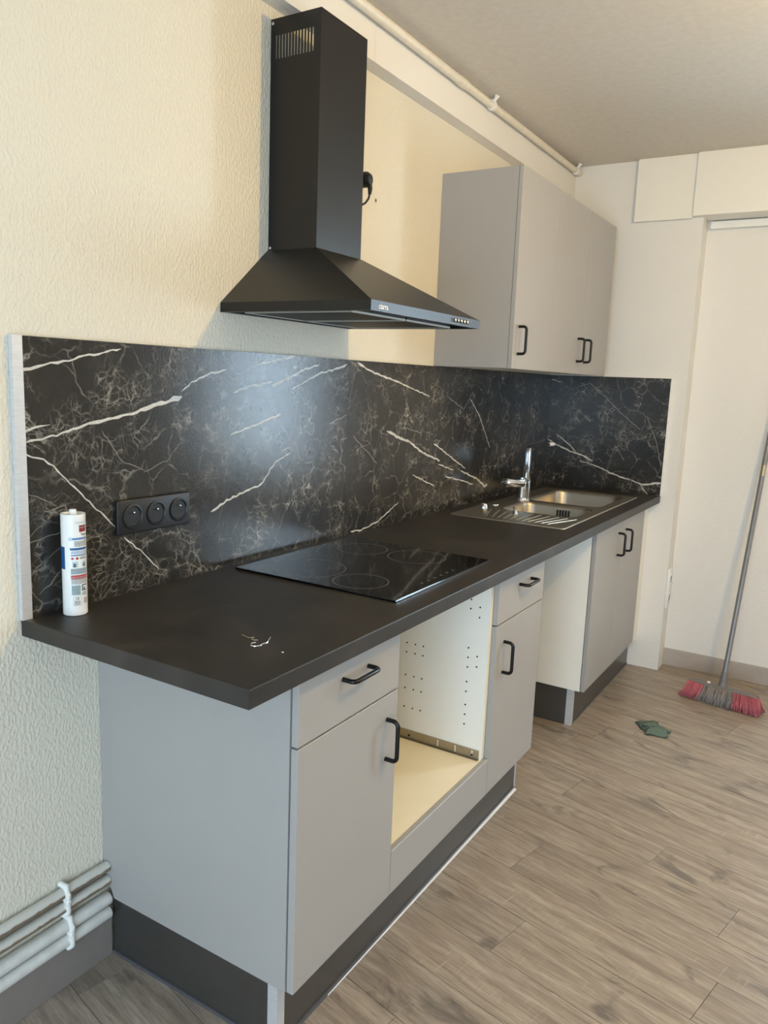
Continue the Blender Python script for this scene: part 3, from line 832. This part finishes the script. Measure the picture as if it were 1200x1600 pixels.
o3 = loop(rrect(SKX0+0.010, SKX1-0.010, SKY0+0.010, SKY1-0.010, 0.010), ZD)
bridge(o0, o1); bridge(o1, o2); bridge(o2, o3)
h1 = loop(rrect(*B1), ZD); h2 = loop(rrect(*B2), ZD)
edges = []
for lp in (o3, h1, h2):
    for i in range(len(lp)):
        e_ = bm.edges.get((lp[i], lp[(i+1) % len(lp)])) or bm.edges.new((lp[i], lp[(i+1) % len(lp)]))
        edges.append(e_)
bmesh.ops.triangle_fill(bm, use_beauty=True, use_dissolve=False, edges=edges, normal=(0, 0, 1))
add('deck', bm, 'steel', si)
for B, dp in ((B1, 0.13), (B2, 0.15)):
    bm = bmesh.new()
    x0, x1, y0, y1, r = B
    ls = []
    for ins, z in ((0, 0), (0.004, -0.003), (0.008, -0.012), (0.014, -dp*0.8), (0.022, -dp*0.95), (0.045, -dp)):
        ls.append(loop(rrect(x0+ins, x1-ins, y0+ins, y1-ins, max(r-ins*0.5, 0.012)), ZD+z))
    for a, b in zip(ls, ls[1:]): bridge(b, a)
    bm.faces.new(ls[-1])
    bw = add('bowl', bm, 'steel', si, recalc=False)
    cx, cy = (x0+x1)/2, (y0+y1)/2
    add('strainer', lathem((cx, cy, ZD-dp), (0, 0, 1), [(0, 0.042), (0.002, 0.042), (0.003, 0.034), (0.001, 0.030), (0.001, 0.008), (0.010, 0.006)], 24), 'chrome', bw, smooth=ANG)
    if dp < 0.14:
        add('overflow', boxes(*[(0.325+i*0.0125, 0.332+i*0.0125, y1-0.0155, y1-0.010, ZD-0.052, ZD-0.020) for i in range(5)]), 'black2', bw, label='dark overflow slots')
for i in range(11):
    x = 0.175+i*0.031
    fan = (x-0.33)*0.18
    add('drainer_rib', tubem([(x+fan, 2.018, ZD-0.0030), (x+fan*0.8, 2.0, ZD-0.0010), (x-fan, 1.84, ZD-0.0010), (x-fan*1.2, 1.81, ZD-0.0030)], [0.0025, 0.0034, 0.0036, 0.0025], 8), 'steel', si, smooth=ANG)
add('tap_hole_cap', lathem((0.118, 2.115, ZD), (0, 0, 1), [(0, 0.018), (0.004, 0.017), (0.006, 0.010)], 24), 'chrome', si, smooth=ANG)
add('waste_knob', lathem((0.118, 2.005, ZD), (0, 0, 1), [(0, 0.016), (0.010, 0.015), (0.018, 0.011)], 24), 'chrome', si, smooth=ANG)
add('loose_plug_cap', lathem((0.275, 1.955, ZD), (0, 0, 1), [(0, 0.012), (0.006, 0.010), (0.016, 0.006), (0.024, 0.010), (0.028, 0.006)], 20), 'chrome', si, smooth=ANG)

# tap
fx, fy_ = 0.148, 2.345
tp = thing('kitchen_tap', (fx, fy_, ZD), 'chrome mixer tap with upright lever and thin angled spout', 'tap')
add('tap_body', lathem((fx, fy_, ZD), (0, 0, 1), [(0, 0.027), (0.006, 0.026), (0.012, 0.021), (0.05, 0.019), (0.085, 0.021), (0.10, 0.019), (0.105, 0.010)], 28), 'chrome', tp, smooth=ANG)
add('side_cylinder', lathem((fx+0.004, fy_-0.012, ZD+0.075), (-0.25, -1, 0.10), [(0, 0.017), (0.03, 0.019), (0.12, 0.020), (0.132, 0.018), (0.134, 0.010)], 28), 'chrome', tp, smooth=ANG)
add('lever', boxm(fx+0.002, fx+0.030, fy_-0.012, fy_+0.012, ZD+0.095, ZD+0.235, bevel=0.005), 'chrome', tp, smooth=ANG)
add('collar', lathem((fx+0.014, fy_, ZD+0.086), (0, 0, 1), [(0, 0.019), (0.010, 0.021), (0.014, 0.016)], 24), 'chrome', tp, smooth=ANG)
add('spout', tubem([(fx+0.004, fy_+0.016, ZD+0.06), (fx+0.004, fy_+0.018, ZD+0.215)]+[Vector(p) for p in ((fx+0.005, fy_+0.020, ZD+0.228), (fx+0.009, fy_+0.032, ZD+0.235))]+[(fx+0.055, fy_+0.165, ZD+0.243)], 0.0055, 14), 'handle', tp, smooth=ANG, label='thin chrome spout with its dark reflection painted in')  # black here stands for the dark reflection in a chrome spout
add('aerator', lathem((fx+0.053, fy_+0.160, ZD+0.243), (0.33, 0.95, 0.02), [(0, 0.008), (0.002, 0.0095), (0.030, 0.0095), (0.032, 0.006)], 20), 'alu', tp, smooth=ANG, label='chrome aerator with its highlight painted in')  # paler than the chrome: the caught highlight is put into its colour
add('supply_rod', tubem([(fx+0.030, fy_+0.002, ZD), (fx+0.030, fy_+0.002, ZD+0.09)], 0.005, 12), 'chrome', tp, smooth=ANG)

# ================================================================== TRIPLE SOCKET
ts = thing('triple_socket', (SX, 0.338, 1.028), 'black triple power socket on the marble splashback', 'socket')
add('plate', boxm(SX, SX+0.012, 0.228, 0.448, 1.028, 1.107, bevel=0.0035, seg=3), 'black', ts, smooth=ANG)
xs_ = SX+0.012
for yc in (0.270, 0.340, 0.410):
    c = (xs_, yc, 1.0675)
    s = add('socket_ring', lathem(c, (1, 0, 0), [(-0.004, 0.0285), (0.0028, 0.0285), (0.0036, 0.0272), (0.0036, 0.0245), (0.001, 0.0225), (-0.0032, 0.0215)], 40, cap=False), 'black', ts, smooth=ANG)
    add('socket_well', lathem(c, (1, 0, 0), [(-0.004, 0.0225), (0.0004, 0.0225)], 40), 'black2', s)
    add('earth_pin', lathem((xs_+0.0004, yc, 1.0775), (1, 0, 0), [(0, 0.0024), (0.006, 0.0024), (0.0075, 0.0012)], 14), 'chrome', s, smooth=ANG)
    for dy in (-0.0095, 0.0095):
        add('pin_hole', lathem((xs_+0.0004, yc+dy, 1.063), (1, 0, 0), [(0, 0.0028), (0.0003, 0.0028)], 14), 'gap', s)

# ================================================================== SEALANT CARTRIDGE
tc_ = Vector((0.0475, 0.0935, ZT)); TR = 0.0242; THt = 0.213
tb = thing('sealant_cartridge', tuple(tc_), 'white sealant cartridge with printed label standing on the worktop', 'cartridge')
add('barrel', lathem(tc_, (0, 0, 1), [(0, TR-0.002), (0.0015, TR), (THt-0.004, TR), (THt, TR), (THt, TR-0.0025), (THt-0.004, TR-0.0035), (THt-0.004, 0.006)], 48), 'tube', tb, smooth=ANG)
add('nozzle_cap', lathem(tc_+Vector((0, 0, THt-0.004)), (0, 0, 1), [(0, 0.0075), (0.012, 0.007), (0.0125, 0.006)], 20), 'plastic', tb, smooth=ANG)
A0 = math.atan2(CAM.y-tc_.y, CAM.x-tc_.x)       # the label turns its middle roughly toward the room
def wrap(u, z, h=0.0):
    """u metres along the circumference (to the right), z height"""
    a = A0+0.22+u/TR
    return Vector((tc_.x+(TR+h)*math.cos(a), tc_.y+(TR+h)*math.sin(a), ZT+z))
def patch(name, u0, u1, z0, z1, mat, h=0.0003):
    bm = bmesh.new(); n = 8
    a = [bm.verts.new(wrap(u0+(u1-u0)*i/n, z0, h)) for i in range(n+1)]
    b = [bm.verts.new(wrap(u0+(u1-u0)*i/n, z1, h)) for i in range(n+1)]
    for i in range(n): bm.faces.new((a[i], a[i+1], b[i+1], b[i]))
    return add(name, bm, mat, tb)
def ptext(s, u, z, size, mat, h=0.0006, bold=True):
    bm = text_bm(s, size, 0.0001, bold)
    for v in bm.verts:
        v.co = wrap(u+v.co.x, z+v.co.y, h)
    return add('lettering', bm, mat, tb)
def lines(u0, u1, z0, z1, n, mat, seed):
    r = random.Random(seed)
    bm = bmesh.new()
    for i in range(n):
        z = z1-(z1-z0)*(i+0.5)/n
        hh = (z1-z0)/n*0.26
        u = u0
        while u < u1-0.001:
            ln = min(r.uniform(0.0015, 0.005), u1-u)
            vs = [bm.verts.new(wrap(uu, zz, 0.0006)) for uu, zz in ((u, z-hh), (u+ln, z-hh), (u+ln, z+hh), (u, z+hh))]
            bm.faces.new(vs)
            u += ln+0.0007
    return add('small_print', bm, mat, tb, kind='stuff')
patch('label_block', 0.006, 0.0235, 0.177, 0.191, 'dred')
ptext('Rubson', 0.0070, 0.1850, 0.0046, 'print')
ptext('Tout', 0.0090, 0.1695, 0.0072, 'inkd')
lines(-0.002, 0.020, 0.194, 0.199, 2, 'pale', 1)
patch('label_band', -0.0125, 0.0245, 0.1610, 0.1655, 'blue2')
add('label_badge', (lambda bm: (disc(bm, wrap(-0.0115, 0.1632, 0.0004), wrap(-0.0115, 0, 1)-wrap(-0.0115, 0, 0), 0.004), bm)[1])(bmesh.new()), 'pale', tb)
lines(-0.004, 0.0245, 0.147, 0.159, 5, 'ink', 2)
patch('label_stripe', -0.013, 0.0245, 0.1398, 0.1445, 'blue')
lines(-0.011, 0.0245, 0.1315, 0.1385, 3, 'blue2', 3)
patch('label_stripe', -0.0115, 0.0245, 0.1278, 0.1298, 'blue')
for u in (-0.0085, 0.0005):
    bm = bmesh.new(); disc(bm, wrap(u, 0.1225, 0.0003), wrap(u, 0, 1)-wrap(u, 0, 0), 0.0026); add('hazard_dot', bm, 'red', tb)
lines(0.0065, 0.022, 0.120, 0.126, 2, 'inkd', 4)
for u in (-0.009, 0.011):
    patch('pictogram', u, u+0.011, 0.104, 0.116, 'pale'); patch('pictogram', u+0.002, u+0.007, 0.104, 0.112, 'ink', 0.0006)
patch('label_panel', -0.0125, 0.0245, 0.089, 0.1015, 'pale')
lines(-0.0115, 0.024, 0.0895, 0.101, 5, 'ink', 5)
patch('label_stripe', -0.0125, 0.0245, 0.0845, 0.0872, 'red')
patch('label_panel', -0.0125, 0.0245, 0.0785, 0.0845, 'pink')
lines(-0.0115, 0.024, 0.068, 0.084, 7, 'ink', 6)
patch('label_panel', -0.0115, 0.0065, 0.045, 0.066, 'pale'); lines(-0.011, 0.006, 0.0455, 0.0655, 9, 'ink', 7)
patch('pictogram', 0.009, 0.0225, 0.053, 0.066, 'inkd'); patch('pictogram', 0.011, 0.0215, 0.055, 0.064, 'plastic', 0.0006); patch('pictogram', 0.012, 0.016, 0.055, 0.061, 'ink', 0.0008)
lines(0.009, 0.022, 0.043, 0.051, 4, 'ink', 8)
def boxline(u0, u1, z0, z1, t=0.0004):
    for a in ((u0, u1, z0, z0+t), (u0, u1, z1-t, z1), (u0, u0+t, z0, z1), (u1-t, u1, z0, z1)): patch('label_frame', *a, 'ink')
boxline(-0.0085, 0.0075, 0.0225, 0.042)
ptext('CE', -0.0045, 0.0355, 0.0062, 'inkd')
lines(-0.006, 0.005, 0.024, 0.0335, 5, 'ink', 9)
boxline(0.0125, 0.0235, 0.025, 0.038); lines(0.0135, 0.0225, 0.026, 0.037, 4, 'dred', 10)
patch('label_patch', -0.040, -0.0245, 0.099, 0.146, 'blue')

# ================================================================== SMALL HARDWARE ON THE WORKTOP
def hook(name, shaft0, shaft1, c, r, a0, a1, rad, label, mat):
    t = thing(name, (c[0], c[1], ZT), label, 'screw hook', 'loose hooks on the worktop')
    arc = [(c[0]+r*math.cos(math.radians(a0+(a1-a0)*i/12)), c[1]+r*math.sin(math.radians(a0+(a1-a0)*i/12)), ZT+rad) for i in range(13)]
    add('hook_bend', tubem(arc, rad, 10), mat, t, smooth=ANG)
    add('shaft', tubem([arc[-1], (shaft0[0], shaft0[1], ZT+rad), (shaft1[0], shaft1[1], ZT+rad*1.3)], [rad, rad*1.05, rad*1.4], 10), mat, t, smooth=ANG)
hook('screw_hook', (0.484, 0.190), (0.471, 0.217), (0.474, 0.171), 0.0105, 130, 400, 0.0017, 'bright screw hook lying nearest the worktop front', 'chrome')
hook('screw_hook', (0.438, 0.192), (0.417, 0.196), (0.452, 0.198), 0.009, 330, 160, 0.0013, 'dull dark screw hook lying behind the bright one', 'rail')
ch = bmesh.new(); bmesh.ops.create_icosphere(ch, subdivisions=1, radius=0.002)
for v in ch.verts: v.co = Vector((0.540+v.co.x*1.5, 0.170+v.co.y, ZT+0.0012+v.co.z*0.6))
add('plaster_crumb', ch, 'plastic', label='tiny white crumb on the near corner of the worktop', cat='crumb')

# ================================================================== PIPES
for k, (z, r, mat, lab) in enumerate(((0.241, 0.0125, 'pipe_rust', 'topmost of four white heating pipes along the left wall'), (0.205, 0.0125, 'pipe_rust', 'second heating pipe from the top with brown unpainted underside'),
        (0.158, 0.0155, 'pipe', 'third white heating pipe from the top at the left wall'), (0.121, 0.0150, 'pipe', 'lowest white heating pipe just above the grey skirting'))):
    add('heating_pipe', tubem([(0.0165, YN+0.01, z), (0.0165, YC-0.0015, z)], r, 18), mat, smooth=ANG, label=lab, cat='pipe', group='heating pipes along the left wall')
def clip_m(name, y, zs, label):
    t = thing(name, (0.02, y, zs[-1][0]-0.03), label, 'pipe clip', 'painted pipe clips')
    pts = []
    r0 = 0.0062
    (za, ra), (zb, rb) = zs
    pts += [(0.004, y-0.002, za+ra+0.006)]
    for z, r in zs:
        for a in (70, 35, 0, -35, -70):
            q = math.radians(a)
            pts.append((0.0165+(r+0.002)*math.cos(q), y+0.003*math.sin(a), z+(r+0.002)*math.sin(q)))
    pts += [(0.004, y+0.002, zb-rb-0.006)]
    add('strap', tubem(pts, [r0*(1.0+0.25*math.sin(i*2.1)) for i in range(len(pts))], 10), 'plastic', t, smooth=ANG)
    add('screw_head', lathem((0.026, y, (za+zb)/2), (1, 0, 0), [(0, 0.006), (0.006, 0.0065), (0.009, 0.004)], 14), 'plastic', t, smooth=ANG)
clip_m('pipe_clip', 0.066, [(0.241, 0.0125), (0.205, 0.0125)], 'white painted clip holding the upper two heating pipes')
clip_m('pipe_clip', 0.072, [(0.158, 0.0155), (0.121, 0.015)], 'white painted clip holding the lower two heating pipes')
cp = thing('ceiling_pipe', (0.073, 1.0, 2.41), 'cream painted pipe running along the ceiling edge', 'pipe')
add('tube', tubem([(0.073, YN+0.01, 2.429), (0.073, 1.70, 2.429)], 0.0148, 18), 'pipe_cream', cp, smooth=ANG)
add('tube', tubem([(0.073, 1.70, 2.429), (0.073, PY-0.002, 2.431)], 0.0135, 18), 'pipe_cream', cp, smooth=ANG)
add('sleeve', tubem([(0.073, 1.67, 2.429), (0.073, 1.73, 2.429)], 0.0165, 18), 'pipe_cream', cp, smooth=ANG)
for y in (1.955, 2.96):
    cl = add('clip', tubem([(0.073, y-0.009, 2.43), (0.073, y+0.009, 2.43)], 0.0185, 18), 'plastic', cp, smooth=ANG)
    add('clip_stem', tubem([(0.080, y, 2.443), (0.086, y, 2.450), (0.092, y, ZC)], [0.006, 0.006, 0.012], 12), 'plastic', cl, smooth=ANG)

# ================================================================== SOCKET ON THE PILLAR SIDE
ps = thing('double_socket', (PX, 3.063, 0.318), 'white double socket box low on the pillar side by the broom', 'socket')
add('box', boxm(PX, PX+0.012, 3.030, 3.098, 0.322, 0.522, bevel=0.003), 'plastic', ps, smooth=ANG)
for z in (0.372, 0.472):
    add('socket_face', lathem((PX+0.012, 3.064, z), (1, 0, 0), [(0, 0.024), (0.003, 0.024), (0.003, 0.020), (-0.002, 0.019)], 28), 'plastic', ps, smooth=ANG)

# ================================================================== BROOM
br = thing('broom', (1.0, 2.80, 0), 'grey pole broom with red and grey bristles leaning on far wall', 'broom')
ha, hbv = Vector((0.862, 2.800, 0)), Vector((1.160, 2.752, 0))
ax = (hbv-ha).normalized(); nx = Vector((ax.y, -ax.x, 0))     # nx points to the room
hl = (hbv-ha).length
def bp_(u, s, z): return ha+ax*u+nx*s+Vector((0, 0, z))
bm = bmesh.new()
rings = []
for u, wdt in ((0, 0.012), (0.01, 0.022), (0.06, 0.026), (hl-0.06, 0.026), (hl-0.01, 0.022), (hl, 0.012)):
    rings.append([bm.verts.new(bp_(u, s*wdt, z)) for s, z in ((-1, 0.064), (0.8, 0.064), (0.8, 0.072), (0.3, 0.077), (-0.6, 0.077), (-1, 0.072))])
for a, b in zip(rings, rings[1:]):
    for j in range(6): bm.faces.new((a[j], a[(j+1) % 6], b[(j+1) % 6], b[j]))
bm.faces.new(rings[0][::-1]); bm.faces.new(rings[-1])
add('block', bm, 'broom_block', br, smooth=ANG)
rb = random.Random(11)
def bristles(u0, u1, name, mat, n):
    bm = bmesh.new()
    for i in range(n):
        u = rb.uniform(u0, u1); s = rb.uniform(-0.020, 0.026)
        flare = (u-hl/2)/hl*0.05
        p0 = bp_(u, s, 0.066 if s < 0.012 else 0.072)
        top_s = s*2.1+0.012+rb.uniform(-0.006, 0.006)
        p1 = bp_(u+flare*0.5+rb.uniform(-0.004, 0.004), s*1.5+0.008, 0.034)
        p2 = bp_(u+flare+rb.uniform(-0.008, 0.008), top_s, rb.uniform(0.001, 0.007))
        bm_tube(bm, [p0, p1, p2], [0.0017, 0.0019, 0.0011], 4)
    add(name, bm, mat, br, kind='stuff', recalc=False)
bristles(0.0, 0.072, 'red_bristles', 'bristle_r', 330)
bristles(0.066, hl-0.095, 'grey_bristles', 'bristle_g', 560)
bristles(hl-0.10, hl, 'red_bristles', 'bristle_r', 420)
B0 = Vector((1.006, 2.792, 0.075)); BT = Vector((1.0605, 3.128, 1.455))
bd = (BT-B0).normalized()
add('pole_socket', tubem([B0-bd*0.004, B0+bd*0.02, B0+bd*0.065], [0.021, 0.0165, 0.0135], 16), 'broom_block', br, smooth=ANG)
add('pole', tubem([B0+bd*0.05, BT], 0.0115, 16), 'broom_pole', br, smooth=ANG)
add('pole_cap', tubem([BT, BT+bd*0.03], [0.013, 0.010], 16), 'broom_block', br, smooth=ANG)
add('pole_sticker', tubem([B0+bd*0.98, B0+bd*1.03], 0.0118, 16), 'rail', br, smooth=ANG)
add('white_knob', lathem(bp_(0.085, -0.006, 0.076), (0, 0, 1), [(0, 0.008), (0.004, 0.008), (0.007, 0.004)], 14), 'plastic', br, smooth=ANG)

# ================================================================== CLOTH
bm = bmesh.new()
rc = random.Random(5)
def sheet(q, zf, n=14, seed=0):
    g = []
    for i in range(n+1):
        row = []
        for j in range(n+1):
            u, v = i/n, j/n
            p = (Vector(q[0])*(1-u)*(1-v)+Vector(q[1])*u*(1-v)+Vector(q[2])*u*v+Vector(q[3])*(1-u)*v)
            wob = 0.0035*math.sin(9*u+3*v+seed)*math.cos(7*v-2*u+seed*2)
            row.append(bm.verts.new((p.x+wob, p.y+wob*0.7, max(0.0008, p.z+zf(u, v)))))
        g.append(row)
    for i in range(n):
        for j in range(n):
            f = bm.faces.new((g[i][j], g[i+1][j], g[i+1][j+1], g[i][j+1])); f.smooth = True
def arch(u, v, h): return h*(math.sin(math.pi*u)**0.6)*(math.sin(math.pi*v)**0.6)
sheet([(0.734, 2.322, 0.002), (0.808, 2.218, 0.002), (0.862, 2.318, 0.002), (0.786, 2.366, 0.002)], lambda u, v: arch(u, v, 0.020)+0.004*math.sin(8*u+5*v)*math.sin(math.pi*u)*math.sin(math.pi*v), seed=1)
sheet([(0.800, 2.220, 0.004), (0.886, 2.240, 0.004), (0.868, 2.322, 0.010), (0.800, 2.268, 0.022)], lambda u, v: arch(u, v, 0.012)+0.003*math.sin(7*u+4*v), seed=2)
sheet([(0.775, 2.262, 0.020), (0.836, 2.290, 0.020), (0.826, 2.352, 0.012), (0.790, 2.350, 0.012)], lambda u, v: arch(u, v, 0.010), seed=3)
sheet([(0.868, 2.292, 0.002), (0.886, 2.290, 0.002), (0.884, 2.318, 0.002), (0.872, 2.316, 0.006)], lambda u, v: arch(u, v, 0.010), 6, seed=4)
r_ = bmesh.ops.solidify(bm, geom=bm.faces[:], thickness=0.0012)
for v in bm.verts: v.co.z = max(v.co.z, 0.0003)
add('cleaning_cloth', bm, 'cloth', recalc=False, label='crumpled green cleaning cloth lying on the wood floor', cat='cloth')
